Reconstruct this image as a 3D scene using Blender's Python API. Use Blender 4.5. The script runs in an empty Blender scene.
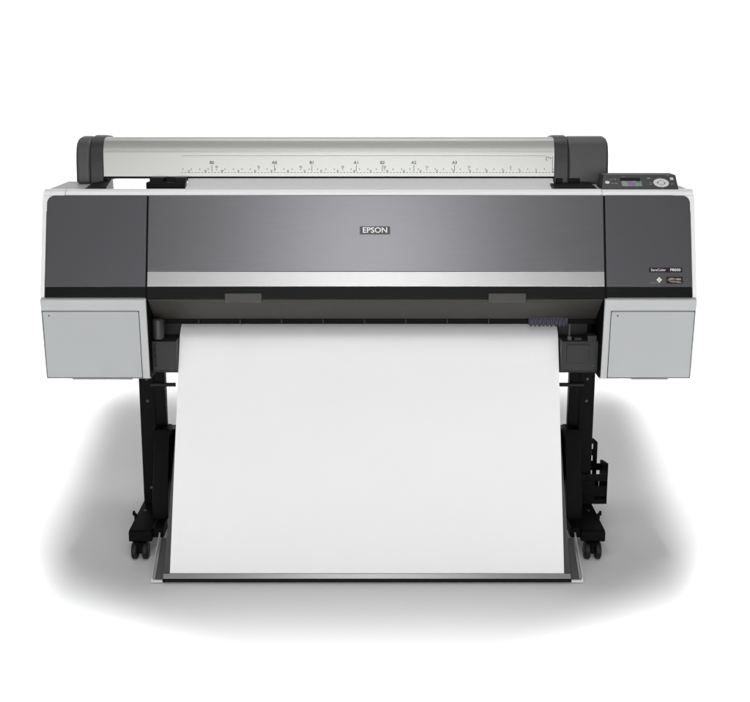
import bpy, bmesh, math, random
from mathutils import Vector, Matrix
random.seed(7)
S = 0.001                      # everything below is written in millimetres
scene = bpy.context.scene
COL = scene.collection

# ------------------------------------------------------------------ materials
def mat(name, col, rough=0.5, metal=0.0, bump=0.0, bscale=400, stretch=None, cvar=0.0, rvar=0.0,
        emit=None, estr=0.0, spec=0.5, aniso=0.0, coat=0.0):
    m = bpy.data.materials.new(name); m.use_nodes = True
    nt = m.node_tree; b = nt.nodes['Principled BSDF']
    b.inputs['Base Color'].default_value = (*col, 1)
    b.inputs['Roughness'].default_value = rough
    b.inputs['Metallic'].default_value = metal
    b.inputs['Specular IOR Level'].default_value = spec
    b.inputs['Coat Weight'].default_value = coat
    if aniso:
        b.inputs['Anisotropic'].default_value = aniso
        tg = nt.nodes.new('ShaderNodeTangent'); tg.direction_type = 'RADIAL'; tg.axis = 'X'
        nt.links.new(tg.outputs['Tangent'], b.inputs['Tangent'])
    tc = nt.nodes.new('ShaderNodeTexCoord'); mp = nt.nodes.new('ShaderNodeMapping')
    nt.links.new(tc.outputs['Object'], mp.inputs['Vector'])
    if stretch: mp.inputs['Scale'].default_value = stretch
    nz = nt.nodes.new('ShaderNodeTexNoise'); nz.inputs['Scale'].default_value = bscale
    nz.inputs['Detail'].default_value = 4
    nt.links.new(mp.outputs['Vector'], nz.inputs['Vector'])
    if bump:
        bp = nt.nodes.new('ShaderNodeBump'); bp.inputs['Strength'].default_value = bump
        bp.inputs['Distance'].default_value = 0.0006
        nt.links.new(nz.outputs['Fac'], bp.inputs['Height'])
        nt.links.new(bp.outputs['Normal'], b.inputs['Normal'])
    if cvar:
        mx = nt.nodes.new('ShaderNodeMixRGB'); mx.blend_type = 'MIX'
        mx.inputs['Color1'].default_value = (*[c*(1-cvar) for c in col], 1)
        mx.inputs['Color2'].default_value = (*[min(1, c*(1+cvar)) for c in col], 1)
        nt.links.new(nz.outputs['Fac'], mx.inputs['Fac'])
        nt.links.new(mx.outputs['Color'], b.inputs['Base Color'])
    if rvar:
        mr = nt.nodes.new('ShaderNodeMapRange')
        mr.inputs['To Min'].default_value = max(0, rough-rvar); mr.inputs['To Max'].default_value = min(1, rough+rvar)
        nt.links.new(nz.outputs['Fac'], mr.inputs['Value'])
        nt.links.new(mr.outputs['Result'], b.inputs['Roughness'])
    if emit:
        b.inputs['Emission Color'].default_value = (*emit, 1)
        b.inputs['Emission Strength'].default_value = estr
    return m

M = dict(
    backdrop = mat('white_backdrop', (.88,.88,.88), .9, cvar=.01, bscale=3, spec=.1),
    shell    = mat('silver_white_plastic', (.47,.478,.486), .40, bump=.05, bscale=900, cvar=.015),
    lip      = mat('white_gloss_plastic', (.92,.92,.92), .2, bump=.03, bscale=900, cvar=.01),
    door     = mat('pale_grey_plastic', (.40,.413,.422), .45, bump=.06, bscale=1200, cvar=.02),
    panel    = mat('dark_brushed_metal', (.195,.192,.204), .32, .88, bump=.06, bscale=14, stretch=(1,45,45), cvar=.10, rvar=.03),
    endpanel = mat('dark_grey_panel', (.092,.09,.099), .44, .55, bump=.06, bscale=700, cvar=.05),
    strip    = mat('brushed_aluminium', (.53,.53,.53), .34, .9, bump=.16, bscale=60, stretch=(.6,40,40), cvar=.07, rvar=.06),
    black    = mat('black_gloss_plastic', (.006,.006,.0065), .45, spec=.13, bump=.05, bscale=900),
    chute    = mat('brown_grey_plastic', (.042,.039,.035), .5, spec=.2, bump=.08, bscale=600, cvar=.05),
    tab      = mat('warm_grey_plastic', (.045,.043,.040), .5, bump=.05, bscale=600),
    chassis  = mat('charcoal_plastic', (.024,.024,.025), .55, spec=.3, bump=.12, bscale=900, cvar=.08),
    dark     = mat('dark_interior', (.004,.004,.004), .6, spec=.08, bump=.1, bscale=600),
    stand    = mat('black_powder_coat', (.0035,.0035,.0036), .5, spec=.06, bump=.25, bscale=1500, cvar=.1),
    rubber   = mat('black_rubber', (.007,.007,.007), .55, spec=.3, bump=.1, bscale=900),
    hub      = mat('wheel_hub_plastic', (.03,.03,.03), .4),
    cap      = mat('dark_cap_plastic', (.08,.08,.08), .5, bump=.12, bscale=1100, cvar=.05),
    capdark  = mat('black_cap_plastic', (.032,.032,.033), .45, bump=.12, bscale=1100, cvar=.05),
    cover    = mat('satin_silver_cover', (.54,.547,.525), .42, .60, cvar=.01, bscale=40, stretch=(.4,8,8)),
    ink      = mat('printed_grey_ink', (.15,.15,.15), .7),
    inklite  = mat('printed_light_ink', (.42,.42,.41), .6),
    white    = mat('printed_white', (.85,.85,.85), .5),
    badge    = mat('badge_dark', (.045,.045,.048), .35),
    badgered = mat('badge_black_red', (.018,.010,.009), .3),
    amber    = mat('printed_amber', (.35,.24,.06), .5),
    pink     = mat('printed_pale', (.55,.47,.45), .5),
    button   = mat('white_button', (.80,.80,.80), .4),
    greybtn  = mat('grey_button', (.30,.30,.30), .45),
    blue     = mat('blue_black_plastic', (.010,.010,.028), .4, bump=.2, bscale=120, cvar=.4),
    paper    = mat('white_paper', (.93,.93,.93), .75, bump=.03, bscale=1500, cvar=.008, spec=.25),
    fabric   = mat('charcoal_fabric', (.055,.050,.053), .75, bump=.5, bscale=2500, cvar=.12),
    blackfab = mat('black_fabric', (.012,.012,.012), .85, bump=.5, bscale=2500),
    bar      = mat('dark_metal_bar', (.30,.30,.30), .3, .95, bump=.05, bscale=60, stretch=(.5,30,30)),
    gusset   = mat('smoked_plastic', (.11,.11,.112), .3, bump=.03, bscale=500),
    chrome   = mat('chrome_rod', (.92,.92,.92), .35, .7),
)
# little colour screen: a procedural picture that glows faintly
def screen_mat():
    m = bpy.data.materials.new('lcd_screen'); m.use_nodes = True
    nt = m.node_tree; b = nt.nodes['Principled BSDF']
    tc = nt.nodes.new('ShaderNodeTexCoord'); mp = nt.nodes.new('ShaderNodeMapping')
    nt.links.new(tc.outputs['Object'], mp.inputs['Vector'])
    v = nt.nodes.new('ShaderNodeTexVoronoi'); v.inputs['Scale'].default_value = 95
    nt.links.new(mp.outputs['Vector'], v.inputs['Vector'])
    hs = nt.nodes.new('ShaderNodeHueSaturation'); hs.inputs['Saturation'].default_value = .8; hs.inputs['Value'].default_value = .5
    nt.links.new(v.outputs['Color'], hs.inputs['Color'])
    mu = nt.nodes.new('ShaderNodeMixRGB'); mu.blend_type = 'MULTIPLY'; mu.inputs['Fac'].default_value = 1
    mu.inputs['Color2'].default_value = (.75,.8,1,1)
    nt.links.new(hs.outputs['Color'], mu.inputs['Color1']); nt.links.new(mu.outputs['Color'], b.inputs['Emission Color'])
    b.inputs['Emission Strength'].default_value = .55
    b.inputs['Base Color'].default_value = (.02,.02,.03,1); b.inputs['Roughness'].default_value = .2
    return m
M['screen'] = screen_mat()

# ------------------------------------------------------------------ mesh helpers (millimetres in, metres out)
def finish(name, bm, m, parent=None, bev=0.0, seg=2, smooth=True, ang=40):
    bmesh.ops.recalc_face_normals(bm, faces=bm.faces[:])
    for v in bm.verts: v.co *= S
    me = bpy.data.meshes.new(name); bm.to_mesh(me); bm.free()
    me.materials.append(M[m])
    if smooth:
        me.polygons.foreach_set('use_smooth', [True]*len(me.polygons))
        me.set_sharp_from_angle(angle=math.radians(ang))
    o = bpy.data.objects.new(name, me); COL.objects.link(o)
    if bev:
        md = o.modifiers.new('bevel', 'BEVEL'); md.width = bev*S; md.segments = seg
        md.limit_method = 'ANGLE'; md.angle_limit = math.radians(35); md.harden_normals = True
    if parent is not None:
        o.parent = parent
        w = parent
        off = Vector((0,0,0))
        while w is not None: off += w.location; w = w.parent
        o.location = -off
    return o

def box(bm, x0, x1, y0, y1, z0, z1):
    vs = [bm.verts.new(p) for p in ((x0,y0,z0),(x1,y0,z0),(x1,y1,z0),(x0,y1,z0),(x0,y0,z1),(x1,y0,z1),(x1,y1,z1),(x0,y1,z1))]
    for f in ((3,2,1,0),(4,5,6,7),(0,1,5,4),(1,2,6,5),(2,3,7,6),(3,0,4,7)): bm.faces.new([vs[i] for i in f])

def prism(bm, prof, x0, x1):            # profile in (y,z), extruded along x
    a = [bm.verts.new((x0,y,z)) for y,z in prof]; b = [bm.verts.new((x1,y,z)) for y,z in prof]
    n = len(prof); bm.faces.new(a); bm.faces.new(b[::-1])
    for i in range(n): bm.faces.new((a[i], b[i], b[(i+1)%n], a[(i+1)%n]))

def slab(bm, pts, vec):                  # flat polygon pushed along a vector
    vec = Vector(vec); a = [bm.verts.new(p) for p in pts]; b = [bm.verts.new(Vector(p)+vec) for p in pts]
    n = len(pts); bm.faces.new(a); bm.faces.new(b[::-1])
    for i in range(n): bm.faces.new((a[i], b[i], b[(i+1)%n], a[(i+1)%n]))

def tube(bm, path, r, n=12):
    path = [Vector(p) for p in path]; rings = []
    up0 = Vector((0,0,1))
    for i, p in enumerate(path):
        d = (path[min(i+1,len(path)-1)] - path[max(i-1,0)]).normalized()
        up = up0 if abs(d.dot(up0)) < .95 else Vector((0,1,0))
        u = d.cross(up).normalized(); w = d.cross(u).normalized()
        rings.append([bm.verts.new(p + r*(math.cos(2*math.pi*k/n)*u + math.sin(2*math.pi*k/n)*w)) for k in range(n)])
    for a, b in zip(rings, rings[1:]):
        for k in range(n): bm.faces.new((a[k], a[(k+1)%n], b[(k+1)%n], b[k]))
    bm.faces.new(rings[0]); bm.faces.new(rings[-1][::-1])

def lathe(bm, prof, c, axis='X', n=32):  # prof: (along, radius) rotated about an axis through c
    rings = []
    for a, r in prof:
        ring = []
        for k in range(n):
            t = 2*math.pi*k/n; u, w = r*math.cos(t), r*math.sin(t)
            p = {'X': (a,u,w), 'Y': (u,a,w), 'Z': (u,w,a)}[axis]
            ring.append(bm.verts.new((c[0]+p[0], c[1]+p[1], c[2]+p[2])))
        rings.append(ring)
    for a, b in zip(rings, rings[1:]):
        for k in range(n): bm.faces.new((a[k], a[(k+1)%n], b[(k+1)%n], b[k]))
    bm.faces.new(rings[0][::-1]); bm.faces.new(rings[-1])

def text_into(bm, s, frame, cx, cy, h, align='CENTER', bold=0.0, wscale=1.0):
    """lettering of height h (mm) laid into frame(u, v, w) -> point; w is thickness"""
    cu = bpy.data.curves.new('lettering', 'FONT'); cu.body = s; cu.size = 1; cu.align_x = align; cu.align_y = 'CENTER'
    cu.offset = bold; cu.resolution_u = 3
    ob = bpy.data.objects.new('lettering', cu); COL.objects.link(ob)
    dg = bpy.context.evaluated_depsgraph_get(); dg.update()
    me = bpy.data.meshes.new_from_object(ob.evaluated_get(dg))
    k = h/0.7
    vs = [bm.verts.new(frame(cx + v.co.x*k*wscale, cy + v.co.y*k, .35)) for v in me.vertices]
    for p in me.polygons:
        try: bm.faces.new([vs[i] for i in p.vertices])
        except ValueError: pass
    bpy.data.objects.remove(ob); bpy.data.meshes.remove(me); bpy.data.curves.remove(cu)

def rect_into(bm, frame, u0, u1, v0, v1, w0=-.3, w1=.35):
    vs = [bm.verts.new(frame(u,v,w)) for w in (w0,w1) for u,v in ((u0,v0),(u1,v0),(u1,v1),(u0,v1))]
    for f in ((3,2,1,0),(4,5,6,7),(0,1,5,4),(1,2,6,5),(2,3,7,6),(3,0,4,7)): bm.faces.new([vs[i] for i in f])

def poly_into(bm, frame, pts, w0=-.3, w1=.35):
    a = [bm.verts.new(frame(u,v,w0)) for u,v in pts]; b = [bm.verts.new(frame(u,v,w1)) for u,v in pts]
    n = len(pts); bm.faces.new(a); bm.faces.new(b[::-1])
    for i in range(n): bm.faces.new((a[i], b[i], b[(i+1)%n], a[(i+1)%n]))

def rounded(u0, u1, v0, v1, r=(0,0,0,0), n=8):   # radii: bl, br, tr, tl
    out = []
    for (cx, cy, a0, rr) in ((u0,v0,180,r[0]),(u1,v0,270,r[1]),(u1,v1,0,r[2]),(u0,v1,90,r[3])):
        if rr == 0: out.append((cx,cy)); continue
        ox = cx + (rr if cx == u0 else -rr); oy = cy + (rr if cy == v0 else -rr)
        for k in range(n+1):
            t = math.radians(a0 + 90*k/n); out.append((ox+rr*math.cos(t), oy+rr*math.sin(t)))
    return out

def part(name, m, parent, fn, bev=0.0, seg=2, **k):
    bm = bmesh.new(); fn(bm); return finish(name, bm, m, parent, bev, seg, **k)

# ------------------------------------------------------------------ the setting: a white studio sweep
def build_backdrop():
    bm = bmesh.new()
    prof = [(-9000,0)] + [(2600,0)]
    R = 2400
    for k in range(1,17):
        t = math.pi/2*k/16; prof.append((2600+R*math.sin(t), R-R*math.cos(t)))
    prof.append((5000,7000))
    xs = (-9000, -3000, 3000, 9000)
    rows = [[bm.verts.new((x,y,z)) for x in xs] for y,z in prof]
    for a, b in zip(rows, rows[1:]):
        for i in range(3): bm.faces.new((a[i], a[i+1], b[i+1], b[i]))
    o = finish('studio_floor', bm, 'backdrop')
    o['kind'] = 'structure'
build_backdrop()

# ------------------------------------------------------------------ the printer
P = bpy.data.objects.new('large_format_printer', None); COL.objects.link(P)
P.location = (0, .25, 0)
P['label'] = 'wide silver and charcoal large format printer standing on a black wheeled stand'
P['category'] = 'printer'

# slanted front: u = x, v = up along the slope from its lower edge, w = outwards
B0, T0 = Vector((0, 0, 790)), Vector((0, 94, 1069))
SL = (T0-B0).length; EV = (T0-B0)/SL; EN = Vector((0, -EV.z, EV.y))
def front(u, v, w): return B0 + Vector((u,0,0)) + EV*v + EN*w

XL, XR = -632, 671           # seams either side of the middle cover
SHELL = [(-8,786),(8,552),(30,545),(560,548),(575,600),(575,900),(402,1040),(396,1074),(384,1082),(122,1082),(110,1080),(101,1074),(96,1066),(6,792),(2,790)]
SHELLlow = [(-8,786),(8,552),(30,545),(560,548),(575,600),(575,900),(402,1000),(180,1020),(134,1040),(128,1070),(101,1072),(96,1066),(6,792),(2,790)]
def side_housing(bm, x0, x1, xc):        # raised top outside, lower beside the roll opening
    prism(bm, SHELLlow, *sorted((x0, x1)))
    prism(bm, [(131,1010),(131,1080),(136,1082),(394,1082),(401,1076),(401,1000),(300,990)], *sorted((x0*.9996, xc)))
HL = part('side_housing', 'shell', P, lambda bm: side_housing(bm, -932, XL, -814), 3, 3)
HR = part('side_housing', 'shell', P, lambda bm: side_housing(bm, 932, XR, XR+.5), 3, 3)
# white rim round each dark end panel: a strip down the outer edge, the lip along the top
for hs, sg in ((HL, -1), (HR, 1)):
    rim = [(932.6,1),(932.6,SL+1),(870,SL+1),(870,SL-45),(920.5,SL-45),(920.5,1)]
    part('white_rim', 'lip', hs, lambda bm: poly_into(bm, front, [(sg*u, v) for u, v in rim], -14, 2.2), 1.6, 3)

# ink bay doors on the two housings
D0, D1 = Vector((0,-8,786)), Vector((0,8,552))
DV = (D0-D1).normalized(); DN = Vector((0, -DV.z, DV.y))
def low(u, v, w): return D1 + Vector((u,0,0)) + DV*v + DN*w
for hs, x0, x1 in ((HL, -927, -654), (HR, 691, 927)):
    part('door_gap', 'dark', hs, lambda bm: poly_into(bm, low, rounded(x0-1.6, x1+1.6, 1, 201.6), -3, .7))
    d = part('ink_door', 'door', hs, lambda bm: poly_into(bm, low, rounded(x0, x1, 2.6, 200, (3,3,3,3), 3), -2, 2.2), .8, 2)
    part('door_lip', 'door', hs, lambda bm: box(bm, x0+70, x1-30 if x0 < 0 else x1-60, 8, 26, 546.5, 551), 1.5)
    part('lock', 'dark', hs, lambda bm: poly_into(bm, low, [(x0+18+2.2*math.cos(t*.785), 188+2.2*math.sin(t*.785)) for t in range(8)], 2, 2.6))

# dark end panels on the slanted front with their black lower band
endL = part('end_panel', 'endpanel', P, lambda bm: poly_into(bm, front, rounded(-919, XL-1.5, 31, SL, (0,0,0,22)), -3, 4), 1.2, 2)
endR = part('end_panel', 'endpanel', P, lambda bm: poly_into(bm, front, rounded(XR+5, 919, 31, SL, (0,0,22,0)), -3, 4), 1.2, 2)
part('black_band', 'black', endL, lambda bm: poly_into(bm, front, rounded(-919, XL-1.5, 1, 30.6), -3, 3), .8)
part('black_band', 'black', endR, lambda bm: poly_into(bm, front, rounded(XR+5, 919, 1, 30.6), -3, 3), .8)

# the middle cover
cov = part('front_cover', 'panel', P, lambda bm: poly_into(bm, front, rounded(XL+3, XR, 75, SL, (0,0,0,0)), -8, 5), 1.5, 3)
part('cover_backing', 'dark', cov, lambda bm: poly_into(bm, front, rounded(XL, XR+4, 4, SL-3), -14, -8.5))
part('aluminium_strip', 'strip', cov, lambda bm: poly_into(bm, front, rounded(XL+3, XR, 31.5, 74.4), -8, 6), 1.5, 3)
part('black_band', 'black', cov, lambda bm: poly_into(bm, front, rounded(XL+3, XR, -2, 31), -8, 3), .8)
for x0, x1 in ((-408,-303),(340,447)):
    part('grip_tab', 'tab', cov, lambda bm: poly_into(bm, front, rounded(x0, x1, -12, 12, (0,0,3,3), 3), -6, 8), 2, 3)
# maker's name plate
nm = part('name_plate', 'badge', cov, lambda bm: poly_into(bm, front, rounded(-26, 63, 180, 206), 4, 5.8), .3)
def framef(w): return lambda u, v, k: front(u, v, w + k)
def rim(bm):
    f = framef(5.8)
    for r in ((-26,63,180,181.2),(-26,63,204.8,206),(-26,-24.8,181.2,204.8),(61.8,63,181.2,204.8)): rect_into(bm, f, *r)
part('plate_rim', 'inklite', nm, rim)
part('lettering', 'white', nm, lambda bm: text_into(bm, 'EPSON', framef(5.9), 18.5, 193, 15.5, bold=.02, wscale=1.06))

# badges on the right end panel
mb = part('model_badge', 'badgered', endR, lambda bm: poly_into(bm, front, rounded(797, 892, 72, 86, (3,3,3,3), 3), 3, 4.8), .3)
part('lettering', 'white', mb, lambda bm: (text_into(bm, 'SureColor', framef(4.9), 824, 79, 7.0, bold=.008),
                                           text_into(bm, 'P8000', framef(4.9), 872, 79, 7.4, bold=.014, wscale=1.12)))
lb = part('logo_badge', 'badgered', endR, lambda bm: poly_into(bm, front, rounded(846, 893, 40, 60, (2,2,2,2), 3), 3, 4.8), .3)
def swoosh(bm):
    f = framef(4.9)
    def arcband(x0, x1, base, h1, h2, n=16):
        t = [k/n for k in range(n+1)]
        up = [(x0+(x1-x0)*q, base+h1*math.sin(math.pi*q**.8)) for q in t]; dn = [(x0+(x1-x0)*q, base+h2*math.sin(math.pi*q**.8)) for q in t]
        poly_into(bm, f, up + dn[::-1])
    arcband(849, 878, 50, 6.0, 4.2); arcband(850, 872, 49, 3.0, 1.4); arcband(852, 888, 48.5, -4.4, -2.6)
    for k, x in enumerate((875,879.5,884)): rect_into(bm, f, x, x+3, 50.5, 55.5 - k*.4)
    rect_into(bm, f, 876, 888, 43, 44.4)
part('logo_marks', 'pink', lb, swoosh)
def diamond(bm):
    f = framef(4.2)
    for du, dv in ((0,4.2),(4.2,0),(-4.2,0),(0,-4.2)):
        poly_into(bm, f, [(826+du-3.6, 51+dv),(826+du, 51+dv-3.6),(826+du+3.6, 51+dv),(826+du, 51+dv+3.6)])
part('diamond_mark', 'white', endR, diamond)
part('amber_line', 'amber', endR, lambda bm: rect_into(bm, framef(4.2), 798, 831, 42, 43.2))

# rounded white lip along the top, in three lengths with fine seams
LIP = [(94.5,1070.5),(95,1076),(99.5,1082),(108,1085.5),(119,1086.5),(133,1084.5),(133,1076),(104,1066)]
part('top_lip', 'lip', HL, lambda bm: prism(bm, LIP, -931, -868.6), 2, 3)
part('top_lip', 'lip', P, lambda bm: prism(bm, LIP, -867.4, XR-2.6), 1.2, 2)
part('top_lip', 'lip', HR, lambda bm: prism(bm, LIP, XR-1.4, 931), 2, 3)
for hs, a, b in ((HL, XL-2.5, XL+4), (HR, XR-1, XR+7)):
    part('panel_gap', 'dark', hs, lambda bm: poly_into(bm, front, rounded(a, b, -2, SL-1), -6, 1.2))

# brown grey chute under the cover, then the dark slot
part('output_chute', 'chute', P, lambda bm: prism(bm, [(6,784),(12,777),(94,712),(102,708),(112,712),(112,722),(20,790)], XL+3, XR-3), 1.5)
part('upper_chassis', 'dark', P, lambda bm: prism(bm, [(113,690),(150,718),(150,1000),(120,1050),(98,1040),(24,790),(113,722)], XL+3, XR-3))
for x in range(-500, 470, 122): part('slot_rib', 'hub', P, lambda bm: box(bm, x-.9, x+.9, 106, 118, 690, 704))
# main chassis
def chassis(bm):
    prism(bm, [(132,630),(134,540),(150,532),(520,532),(540,560),(540,900),(520,930),(350,930),(240,840),(152,716),(152,640)], XL+10, XR-15)
part('chassis', 'chassis', P, chassis, 3, 2)
for x0, x1 in ((XL+1.6, XL+9),(XR-14, XR-1.6)):
    part('inner_wall', 'dark', P, lambda bm: prism(bm, [(160,690),(160,548),(520,550),(520,900),(390,980),(160,980)], x0, x1), 2)
for x0, x1 in ((XL+.2, XL+1.4),(XR-1.4, XR-.2)):
    part('inner_skin', 'dark', P, lambda bm: prism(bm, [(-2,784),(11,556),(30,548),(520,550),(520,760)], x0, x1))
for x0, x1 in ((XL+1.8, -560),(563, XR-1.8)):
    part('side_cheek', 'chassis', P, lambda bm: prism(bm, [(50,652),(46,640),(46,566),(54,557),(131,557),(131,652)], x0, x1), 2, 2)
# round latch cover on the left of the slot
part('latch_cover', 'capdark', P, lambda bm: (lathe(bm, [(0,13),(3,16.5),(56,16.5),(60,14),(62,8)], (-612, 62, 656), 'Z', 28),
                                                box(bm, -612, -600, 66, 132, 662, 706)))
part('wire_coil', 'hub', P, lambda bm: tube(bm, [(-621+3.2*math.cos(k*1.1), 41+3.2*math.sin(k*1.1), 646-k*1.2) for k in range(60)], 1.2, 6))
# right hand service panel and cap assembly
sp = part('service_panel', 'chassis', P, lambda bm: box(bm, 577, 642, 42.5, 47, 589, 642), 1.2)
part('panel_screw', 'hub', sp, lambda bm: lathe(bm, [(0,3),(2,3.2)], (655, 44.6, 580), 'Y', 14))
part('latch', 'chassis', P, lambda bm: (box(bm, 637, 664, 50, 90, 650, 668), box(bm, 600, 622, 60, 90, 651, 660)), 1.2)
part('latch_arm', 'tab', P, lambda bm: (box(bm, 584, 588, 64, 72, 652, 700), box(bm, 581, 592, 60, 74, 651, 664)), 1)
part('print_carriage', 'blue', P, lambda bm: (box(bm, 470, 586, 96, 112.5, 690, 713.5), [box(bm, x, x+7, 92, 96, 686, 708) for x in range(474, 582, 12)]), 1.2)

# ------------------------------------------------------------------ control panel
CB, CT = Vector((0,106,1084)), Vector((0,165,1122))
CL = (CT-CB).length; CV = (CT-CB)/CL; CN = Vector((0,-CV.z,CV.y))
def ctl(u, v, w): return CB + Vector((u,0,0)) + CV*v + CN*w
def cbody(bm):
    fr = [(669,0),(891,0),(894,CL),(685,CL)]
    a = [bm.verts.new(ctl(u,v,0)) for u,v in fr]
    b = [bm.verts.new(p) for p in ((669,112,1082.4),(891,112,1082.4),(894,250,1082.4),(680,250,1082.4))]
    t = [bm.verts.new(p) for p in ((685,235,1122),(894,235,1122))]
    bm.faces.new((a[0],a[1],a[2],a[3])); bm.faces.new((a[3],a[2],t[1],t[0])); bm.faces.new((t[0],t[1],b[2],b[3]))
    bm.faces.new((a[0],b[0],b[1],a[1])); bm.faces.new((b[0],b[3],b[2],b[1]))
    bm.faces.new((a[0],a[3],t[0],b[3],b[0])); bm.faces.new((a[1],b[1],b[2],t[1],a[2]))
cp = part('control_panel', 'capdark', P, cbody, 2.5, 3)
part('screen', 'screen', cp, lambda bm: rect_into(bm, ctl, 731, 789, 17, 41, -.4, .5))
part('screen_bar', 'black', cp, lambda bm: rect_into(bm, ctl, 729, 787, 42, 56, -.4, .5))
def disc(bm, f, cu, cv, ru, rv, w0, w1, n=28, a0=0, a1=360, r_in=0):
    ang = [math.radians(a0+(a1-a0)*k/n) for k in range(n+1)]
    out = [(cu+ru*math.cos(t), cv+rv*math.sin(t)) for t in ang]
    if r_in: out += [(cu+ru*r_in*math.cos(t), cv+rv*r_in*math.sin(t)) for t in reversed(ang)]
    elif a1-a0 >= 360: out = out[:-1]
    poly_into(bm, f, out, w0, w1)
def pad(bm):
    for k in range(4): disc(bm, ctl, 845, 32, 22, 19, -.4, 1.6, 9, 45+90*k-36, 45+90*k+36, .52)
    for k in range(4): disc(bm, ctl, 845, 32, 22, 19, -.4, 1.6, 5, 90*k-7, 90*k+7, .58)
dp = part('direction_pad', 'button', cp, pad)
part('ok_button', 'button', dp, lambda bm: disc(bm, ctl, 845, 32, 8.5, 7.5, -.4, 1.8))
part('power_button', 'button', cp, lambda bm: disc(bm, ctl, 690, 34, 6.5, 6, -.4, 1.6))
part('pause_button', 'button', cp, lambda bm: rect_into(bm, ctl, 874, 883, 46, 56, -.4, 1.6))
for u, v, a, b in ((703,48,8,1.6),(714,50,7,3),(705,30,8,2.4),(715,30,7,3),(812,54,9,5),(814,26,9,2),(816,33,10,1.6),(876,28,9,2),(870,66,7,1.5),(740,62,9,1.4),(845,56,4,2),(845,8,4,2)):
    part('button_icon', 'greybtn', cp, lambda bm: rect_into(bm, ctl, u-a/2, u+a/2, v-b/2, v+b/2))

# ------------------------------------------------------------------ roll cover with ruler, end caps, holders
CF0, CF1 = Vector((0,302,1105)), Vector((0,309.27,1174))
FL = (CF1-CF0).length; FV = (CF1-CF0)/FL; FN = Vector((0,-FV.z,FV.y))
def cvr(u, v, w): return CF0 + Vector((u,0,0)) + FV*v + FN*w
# the curve from the flat face over the top: wide turn first, tight at the crest
arc = [(309.27,1174)]
yy, zz = 309.27, 1174.0
# (face angle from upright, length) : face -> shoulder -> crest
for th, ln in ((10,3),(15,3),(20,3),(25,3),(30,3.4),(34,4.8),(36,5),(38,5.2),(40,5.4),(42,5.2),(45,1.9),(49,1.4),(53,1.2),(57,1.2),(61,1.4),(65,2.6),(69,3),(73,3.5),(77,4),(81,5),(85,6),(89,8)):
    yy += ln*math.sin(math.radians(th)); zz += ln*math.cos(math.radians(th)); arc.append((yy, zz))
pts = [(302,1105),(309.27,1174)]
ytop, ztop = yy, zz
cprof = pts + arc[1:] + [(ytop+30,ztop-1),(ytop+80,ztop-12),(500,1160),(494,1158),(ytop+76,ztop-18),(ytop+30,ztop-7),(ytop,ztop-6),(336,1194),(317,1174),(309,1107)]
rc = part('roll_cover', 'cover', P, lambda bm: prism(bm, cprof, -800, 561), ang=30)
part('cover_lower_strip', 'black', rc, lambda bm: box(bm, -802, 560, 303, 316, 1098, 1104.5), 1)  # black strip along the lower edge of the roll cover
X0 = 557                     # zero of the ruler; the scale runs to the left
def ruler(bm):
    for mm in range(0, 1121, 10):
        h = 2.2 if mm % 50 else 3.6
        rect_into(bm, cvr, X0-mm-2.4, X0-mm+2.4, 10.8, 12.4 + (h-2.2)*.8, -.2, .25)
    for i in range(0, 45):
        if i % 5 == 0 and i:
            text_into(bm, str(i), cvr, X0-i*25.4, 28, 6, bold=.02)
            rect_into(bm, cvr, X0-i*25.4-.9, X0-i*25.4+.9, 19, 23.5, -.2, .25)
        else:
            rect_into(bm, cvr, X0-i*25.4-1.4, X0-i*25.4+1.4, 20, 23.2, -.2, .25)
    for mm in range(50, 1101, 50): text_into(bm, str(mm//10), cvr, X0-mm, 16.6, 4.6, bold=.02)
    for mm, s in ((1030,'B0'),(841,'A0'),(728,'B1'),(594,'A1'),(515,'B2'),(420,'A2'),(297,'A3')):
        text_into(bm, s, cvr, X0-mm, 41, 9, bold=.025)
        rect_into(bm, cvr, X0-mm-.8, X0-mm+.8, 15, 34, -.2, .25)
    rect_into(bm, cvr, X0-2, X0-.6, 14, 60, -.2, .25)
    rect_into(bm, cvr, X0-2, X0+9, 14, 15.2, -.2, .25)
    # small roll sign with an arrow
    for r in ((-22,-12,57.5,59),(-22,-20.5,48,57.5),(-13.5,-12,52,57.5),(-20.5,-15,48,49.4)): rect_into(bm, cvr, X0+r[0], X0+r[1], r[2], r[3], -.2, .25)
    poly_into(bm, cvr, [(X0-9,52),(X0-4,54.5),(X0-9,57)], -.2, .25)
part('ruler_marks', 'ink', rc, ruler)
part('ruler_line', 'inklite', rc, lambda bm: rect_into(bm, cvr, -564, X0-24, 61, 62.4, -.2, .25))

CAP = [(296,1082),(298,1104),(302,1142),(308,1172),(318,1194),(334,1210),(360,1220),(400,1223),(470,1216),(505,1180),(516,1120),(516,1082)]
CAPo = [(y+4 if y < 330 else y, z-3 if z > 1200 else z) for y, z in CAP]
part('inner_cap', 'capdark', P, lambda bm: prism(bm, CAP, -839.5, -800.6), 2.5, 3)
part('outer_cap', 'cap', P, lambda bm: prism(bm, CAPo, -885, -840.5), 11, 4)
part('inner_cap', 'capdark', P, lambda bm: prism(bm, CAP, 561.6, 603), 2.5, 3)
part('outer_cap', 'cap', P, lambda bm: prism(bm, CAPo, 604, 726), 10, 4)
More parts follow.
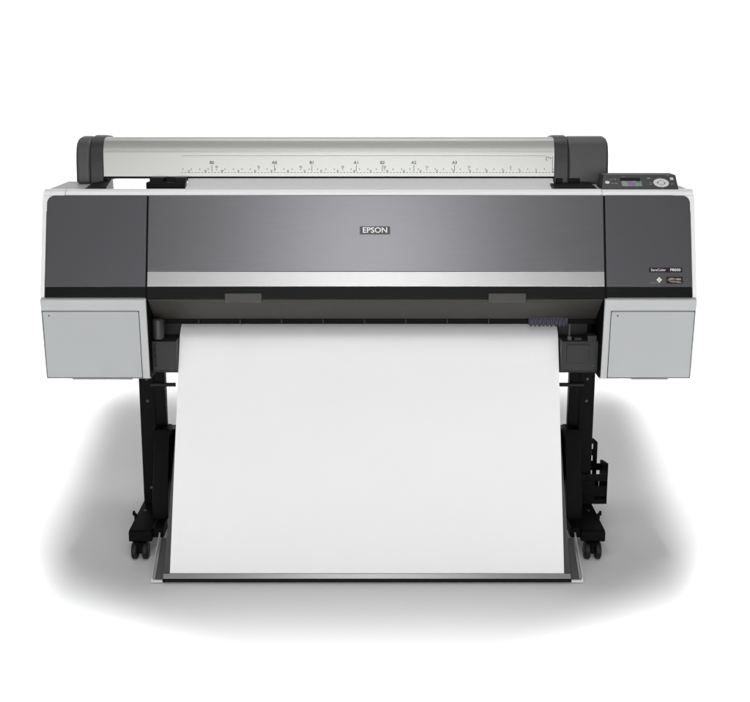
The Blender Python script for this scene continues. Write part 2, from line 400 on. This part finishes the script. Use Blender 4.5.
# black feet the cover rests on
def hinge(bm):
    lo = [(-824,136,1040),(-756,136,1040),(-790,392,1000),(-846,392,1000)]
    hi = [(-822,138,1085),(-758,136,1089),(-792,392,1096),(-844,392,1086)]
    a = [bm.verts.new(p) for p in lo]; b = [bm.verts.new(p) for p in hi]
    bm.faces.new(a[::-1]); bm.faces.new(b)
    for k in range(4): bm.faces.new((a[k], a[(k+1)%4], b[(k+1)%4], b[k]))
    box(bm, -838, -801, 304, 340, 1085, 1100); box(bm, -800, -790, 306, 340, 1092, 1103)
part('cover_hinge', 'black', P, hinge, 1.5)
part('cover_hinge', 'black', P, lambda bm: (prism(bm, [(180,1072),(186,1083.2),(330,1089),(330,1072)], 545, 670.2), box(bm, 566, 586, 290, 330, 1086, 1100), box(bm, 594, 640, 300, 330, 1085, 1100)), 2)
part('roll_holder', 'black', P, lambda bm: (box(bm, -664, -547, 246, 288, 1064, 1092), box(bm, -655, -612, 258, 330, 1090, 1105), box(bm, -580, -547, 258, 330, 1090, 1105), box(bm, -612, -580, 288, 330, 1088, 1104)), 2)
part('roll_holder', 'black', P, lambda bm: (box(bm, 556, 600, 292, 322, 1060, 1082), box(bm, 562, 592, 322, 470, 1040, 1104)), 2.5)
part('feed_tray', 'lip', P, lambda bm: prism(bm, [(134,1064),(160,1070),(240,1068),(240,1058),(134,1054)], XL+6, XR-30), 1.5)
part('rear_spindle', 'stand', P, lambda bm: tube(bm, [(-780,400,1140),(700,400,1140)], 14, 16))

# ------------------------------------------------------------------ stand
for sx, xo, xi in ((-1, -703, -653), (1, 693, 645)):
    a, b = sorted((xo, xi))
    part('stand_leg', 'stand', P, lambda bm: prism(bm, [(196,92),(304,92),(304,544.5),(196,544.5)], a, b), 4, 2)
    f0, f1 = (-712, -643) if sx < 0 else (632, 703)
    ft = part('stand_foot', 'stand', P, lambda bm: prism(bm, [(-16,56),(-16,85),(-6,90),(520,90),(528,84),(528,56)], f0, f1), 2.5, 2)
    kx = f0-3 if sx < 0 else f1+3
    part('brake_lever', 'stand', ft, lambda bm: (lathe(bm, [(-7,3),(7,3)], (kx, 110, 92), 'X', 12), lathe(bm, [(-3,6.5),(3,7.5)], (kx-sx*(-4), 110, 98), 'X', 16), box(bm, kx-3, kx+3, 106, 114, 76, 98)), 1)
    for y in (-8, 490):
        xc = (f0+f1)/2 + (-2 if sx < 0 else -1)
        c = part('caster', 'stand', P, lambda bm: (box(bm, xc-5, xc+5, y-14, y+14, 20, 55.6), lathe(bm, [(44,18),(55.6,20)], (xc, y, 0), 'Z', 20), lathe(bm, [(-21,5),(21,5)], (xc, y, 27), 'X', 14)), 1)
        for s in (-1, 1):
            w = part('wheel', 'rubber', c, lambda bm: lathe(bm, [(-9,18),(-8.5,23),(-6,26.4),(0,27),(6,26.4),(8.5,23),(9,18)], (xc+s*16, y, 27.1), 'X', 40))
            ex = xc + s*16 + s*9.2
            part('wheel_rim', 'hub', c, lambda bm: lathe(bm, [(-.9*s,15),(.9*s,15),(1.2*s,7),(2.4*s,6),(2.6*s,2)] if s > 0 else [(2.6*s,2),(2.4*s,6),(1.2*s,7),(.9*s,15),(-.9*s,15)], (ex, y, 27.1), 'X', 28))
    for by, bz in ((196,500),(196,430),(196,150)):
        part('bolt', 'hub', P, lambda bm: lathe(bm, [(-2.4,2),(-2.2,4.2),(.5,4.8)], ((a+b)/2, by, bz), 'Y', 12))
    for bx in (-14, 14):
        part('bolt', 'hub', ft, lambda bm: lathe(bm, [(-.5,5),(1.8,4.4),(2.2,2)], ((f0+f1)/2+bx, 150, 90), 'Z', 12))
    # linkage that carries the paper basket
    q = -sx
    ax0, ax1 = sorted((xi+q*2, xi+q*34))
    part('linkage_arm', 'stand', P, lambda bm: prism(bm, [(168,478),(180,546),(206,546),(206,340),(190,330)], ax0, ax1), 2)
    part('linkage_bar', 'rubber', P, lambda bm: tube(bm, [(xi-q*8,166,490),(xi+q*68,166,490)], 6, 14))
    pl = sorted((xi+q*1, xi+q*47))
    part('linkage_plate', 'stand', P, lambda bm: prism(bm, [(150,352),(200,356),(210,120),(60,96),(60,150)], *pl), 2)
    bl = sorted((f1 if sx < 0 else f0, (f1+32) if sx < 0 else f0-30))
    part('basket_bracket', 'stand', P, lambda bm: (box(bm, bl[0], bl[1], 2, 80, 62, 92), box(bm, bl[0]+8, bl[1]-6, 70, 100, 62, 142)), 2)
part('cross_beam', 'stand', P, lambda bm: box(bm, -660, 652, 222, 278, 150, 330), 4)
part('rear_beam', 'stand', P, lambda bm: tube(bm, [(-642,470,74),(631,470,74)], 13, 16))

# pocket rack on the right leg
def rack(bm):
    for z0, z1 in ((98,114),(124,157),(173.5,196)): box(bm, 647, 740, 186, 190, z0, z1)
    for z0, z1 in ((114,124),(157,173.5)): box(bm, 647, 705, 186, 190, z0, z1)
    prism(bm, [(186,98),(300,98),(300,206),(268,216),(186,232)], 740.2, 744)
    box(bm, 647, 740, 190.2, 300, 98, 101)
    for z0, z1 in ((101,155),(169,201),(219,240),(258,263)): box(bm, 700, 731, 302, 306, z0, z1)
    for x0, x1 in ((700,706),(717,731)):
        for z0, z1 in ((155,169),(201,219),(240,258)): box(bm, x0, x1, 302, 306, z0, z1)
    slab(bm, [(700,302,263),(731,302,263),(717,302,276),(700,302,276)], (0,4,0))
    box(bm, 731, 740, 302, 306, 101, 155); box(bm, 731, 744, 302, 306, 169, 192)
    box(bm, 706, 712, 230, 300, 120, 130)
part('pocket_rack', 'stand', P, rack, .8)

# ------------------------------------------------------------------ paper basket
def sheet(bm, rows, th, n=1):            # rows of (xl, xr, y, z); gives a thin closed sheet
    P3 = [(Vector((a,y,z)), Vector((b,y,z))) for a,b,y,z in rows]
    T = []
    for i in range(len(P3)):
        d = (P3[min(i+1,len(P3)-1)][0]-P3[max(i-1,0)][0]); d.x = 0; d.normalize(); T.append(Vector((0, -d.z, d.y))*th)
    A = [(bm.verts.new(a), bm.verts.new(b)) for a,b in P3]
    Bk = [(bm.verts.new(a+t), bm.verts.new(b+t)) for (a,b),t in zip(P3,T)]
    for i in range(len(A)-1):
        bm.faces.new((A[i][0],A[i][1],A[i+1][1],A[i+1][0])); bm.faces.new((Bk[i][0],Bk[i+1][0],Bk[i+1][1],Bk[i][1]))
        bm.faces.new((A[i][0],A[i+1][0],Bk[i+1][0],Bk[i][0])); bm.faces.new((A[i][1],Bk[i][1],Bk[i+1][1],A[i+1][1]))
    bm.faces.new((A[0][0],Bk[0][0],Bk[0][1],A[0][1])); bm.faces.new((A[-1][0],A[-1][1],Bk[-1][1],Bk[-1][0]))
PT, PB = Vector((0,118,682)), Vector((0,-179,28))
def along(t, off): 
    d = (PB-PT); n = Vector((0, d.z, -d.y)).normalized(); p = PT + d*t + n*off
    return p.y, p.z
rows = []
for k in range(9):
    t = .12 + (1.0-.12)*k/8; y, z = along(t, -5.5); rows.append((-546-37*t, 548+26*t, y, z))
bk = part('paper_basket', 'fabric', P, lambda bm: sheet(bm, rows, 3.0))
part('front_bar', 'bar', bk, lambda bm: prism(bm, [(-180.5,27.5),(-187.5,15),(-185,13.5),(-172,14),(-172,26)], -584, 575), .8, 2)
part('bar_lip', 'black', bk, lambda bm: prism(bm, [(-188.5,14.4),(-190,12),(-189,5),(-184,3),(-172,4),(-172,13.3),(-184.8,12.8)], -584.5, 575.5), .8, 2)
part('fabric_sling', 'blackfab', bk, lambda bm: sheet(bm, [(-575,566,-172,14),(-575,566,-120,26),(-575,566,0,60),(-575,566,100,130),(-575,566,160,230),(-575,566,196,320)], 2))
for s, xa, xb, xc in ((-1, -622, -615, -585), (1, 615, 608, 576)):
    part('basket_rod', 'chrome', bk, lambda bm: (tube(bm, [(xa, 0, 78),(xa+(xb-xa)*.5, -92, 45),(xb, -185, 12)], 2.8, 12),
                                                  box(bm, *sorted((xb-s*-2, xc)), -192, -182, 5, 12)), .8)

for s_, q in ((-1, [(-617,2,64),(-609.5,-178,3.5),(-582,-179,3.5),(-578,-20,58)]), (1, [(610,2,64),(602.5,-178,3.5),(573,-179,3.5),(570,-20,58)])):
    part('side_gusset', 'gusset', bk, lambda bm: slab(bm, q, (0,-1,-3)))

# ------------------------------------------------------------------ paper: one web from the roll to the basket
R = bpy.data.objects.new('paper_roll', None); COL.objects.link(R)
R.location = (0, .40, 1.04)
R['label'] = 'wide white paper web feeding through the printer and hanging in front of the stand'
R['category'] = 'paper'
part('roll', 'paper', R, lambda bm: lathe(bm, [(-545,30),(-545,58),(557,58),(557,30)], (0, 398, 1140), 'X', 48), ang=30)
def web(bm):
    rw = [(-545,557,345,1144),(-545,557,322,1108),(-545,557,262,1080),(-545,557,200,1072)]
    sheet(bm, rw, .3)
    N, K = 44, 60
    def pt(i, k, off):
        t = k/K; y, z = along(t, 0)
        y += 30*max(0, 1-t/.055)**2                                   # comes over the platen, then slopes
        u = i/N; xl, xr = -557-8*t, 560-4*t
        g = min(1, t*3)*min(1, (1-t)*6+.15)
        x = xl + (xr-xl)*u
        y += g*(1.3*math.sin(u*7.1+t*2.0) + .8*math.sin(u*15.3-t*5+1) + 1.2*math.sin(t*8+u*3) - 1.5)
        return (x, y+off*.91, z-off*.4)
    fr = [[bm.verts.new(pt(i,k,0)) for i in range(N+1)] for k in range(K+1)]
    bk_ = [[bm.verts.new(pt(i,k,.35)) for i in range(N+1)] for k in range(K+1)]
    L = len(fr)
    for k in range(L-1):
        for i in range(N):
            bm.faces.new((fr[k][i],fr[k][i+1],fr[k+1][i+1],fr[k+1][i])); bm.faces.new((bk_[k][i],bk_[k+1][i],bk_[k+1][i+1],bk_[k][i+1]))
        bm.faces.new((fr[k][0],fr[k+1][0],bk_[k+1][0],bk_[k][0])); bm.faces.new((fr[k][N],bk_[k][N],bk_[k+1][N],fr[k+1][N]))
    for i in range(N):
        bm.faces.new((fr[0][i],bk_[0][i],bk_[0][i+1],fr[0][i+1])); bm.faces.new((fr[-1][i],fr[-1][i+1],bk_[-1][i+1],bk_[-1][i]))
part('paper_web', 'paper', R, web)

# ------------------------------------------------------------------ lamps out of frame; fill, backdrop and floor washes are added
def area(name, loc, target, sx, sy, power, col=(1,1,1)):
    l = bpy.data.lights.new(name, 'AREA'); l.shape = 'RECTANGLE'; l.size = sx; l.size_y = sy; l.energy = power; l.color = col
    o = bpy.data.objects.new(name, l); COL.objects.link(o); o.location = loc
    o.rotation_euler = (Vector(target)-Vector(loc)).to_track_quat('-Z','Y').to_euler()
    return o
area('softbox', (0,-3.6,2.9), (0,0,.9), .9, 1.0, 16.5)
area('added_fill', (0,-4.7,1.15), (0,0,.8), 4.6, 1.3, 104)  # added fill out of frame, brightens the paper and front
area('overhead_softbox', (0,-2.2,4.0), (0,-.6,0), 3.8, 1.1, 35)
area('rear_softbox', (0,1.8,4.5), (0,.6,0), 3.2, 1.5, 38)
area('top_softbox', (0,.9,4.6), (0,.5,0), 1.8, .9, 10)
for x, y, z, tx, a, b in ((-3.4,3.6,5.2,-1.8,2,2),(3.4,3.6,5.2,1.8,2,2),(0,4.0,5.4,0,3,1),(-7,3.4,5.2,-6,3,2),(7,3.4,5.2,6,3,2)):
    area('added_backdrop_wash', (x,y,z), (tx,5,1.6), a, b, 33).data.spread = math.radians(70)  # added out of frame to turn the backdrop white
for sx in (-1, 1):                       # added wash beside the printer, turned so the lit edge widens to the rear
    o = area('added_floor_wash', (sx*2.0,.65,1.95), (sx*2.0,.65,0), 1.92, 2.9, 14)
    o.data.spread = math.radians(8); o.rotation_euler = (0, 0, math.radians(-6*sx))
area('added_floor_wash', (0,3.1,2.4), (0,3.1,0), 14.0, 2.6, 80).data.spread = math.radians(16)  # added wash that whitens the floor behind the printer
area('added_floor_wash', (0,-1.35,2.4), (0,-1.35,0), 4.4, 1.7, 19).data.spread = math.radians(15)  # added wash that whitens the floor in front
for sx in (-1, 1):                       # added wash turned 45 degrees, lights the floor outside the front corners
    o = area('added_floor_wash', (sx*1.26,-.69,2.2), (sx*1.26,-.69,0), 1.2, 1.2, 4)
    o.data.spread = math.radians(11); o.rotation_euler = (0, 0, math.radians(45))

w = bpy.data.worlds.new('World'); scene.world = w; w.use_nodes = True
bg = w.node_tree.nodes['Background']; bg.inputs['Color'].default_value = (1,1,1,1); bg.inputs['Strength'].default_value = .05

# ------------------------------------------------------------------ camera and view
cam = bpy.data.cameras.new('camera'); co = bpy.data.objects.new('camera', cam); COL.objects.link(co)
co.location = (0, -3.350, 1.439); co.rotation_euler = (math.radians(90-13.5), 0, 0)
cam.sensor_fit = 'HORIZONTAL'; cam.sensor_width = 36; cam.lens = 36*1200/750; cam.shift_x = 6.5/750
cam.clip_start = .05; cam.clip_end = 200
scene.camera = co
vs = scene.view_settings
vs.view_transform = 'Standard'; vs.look = 'None'; vs.exposure = 0; vs.gamma = 1
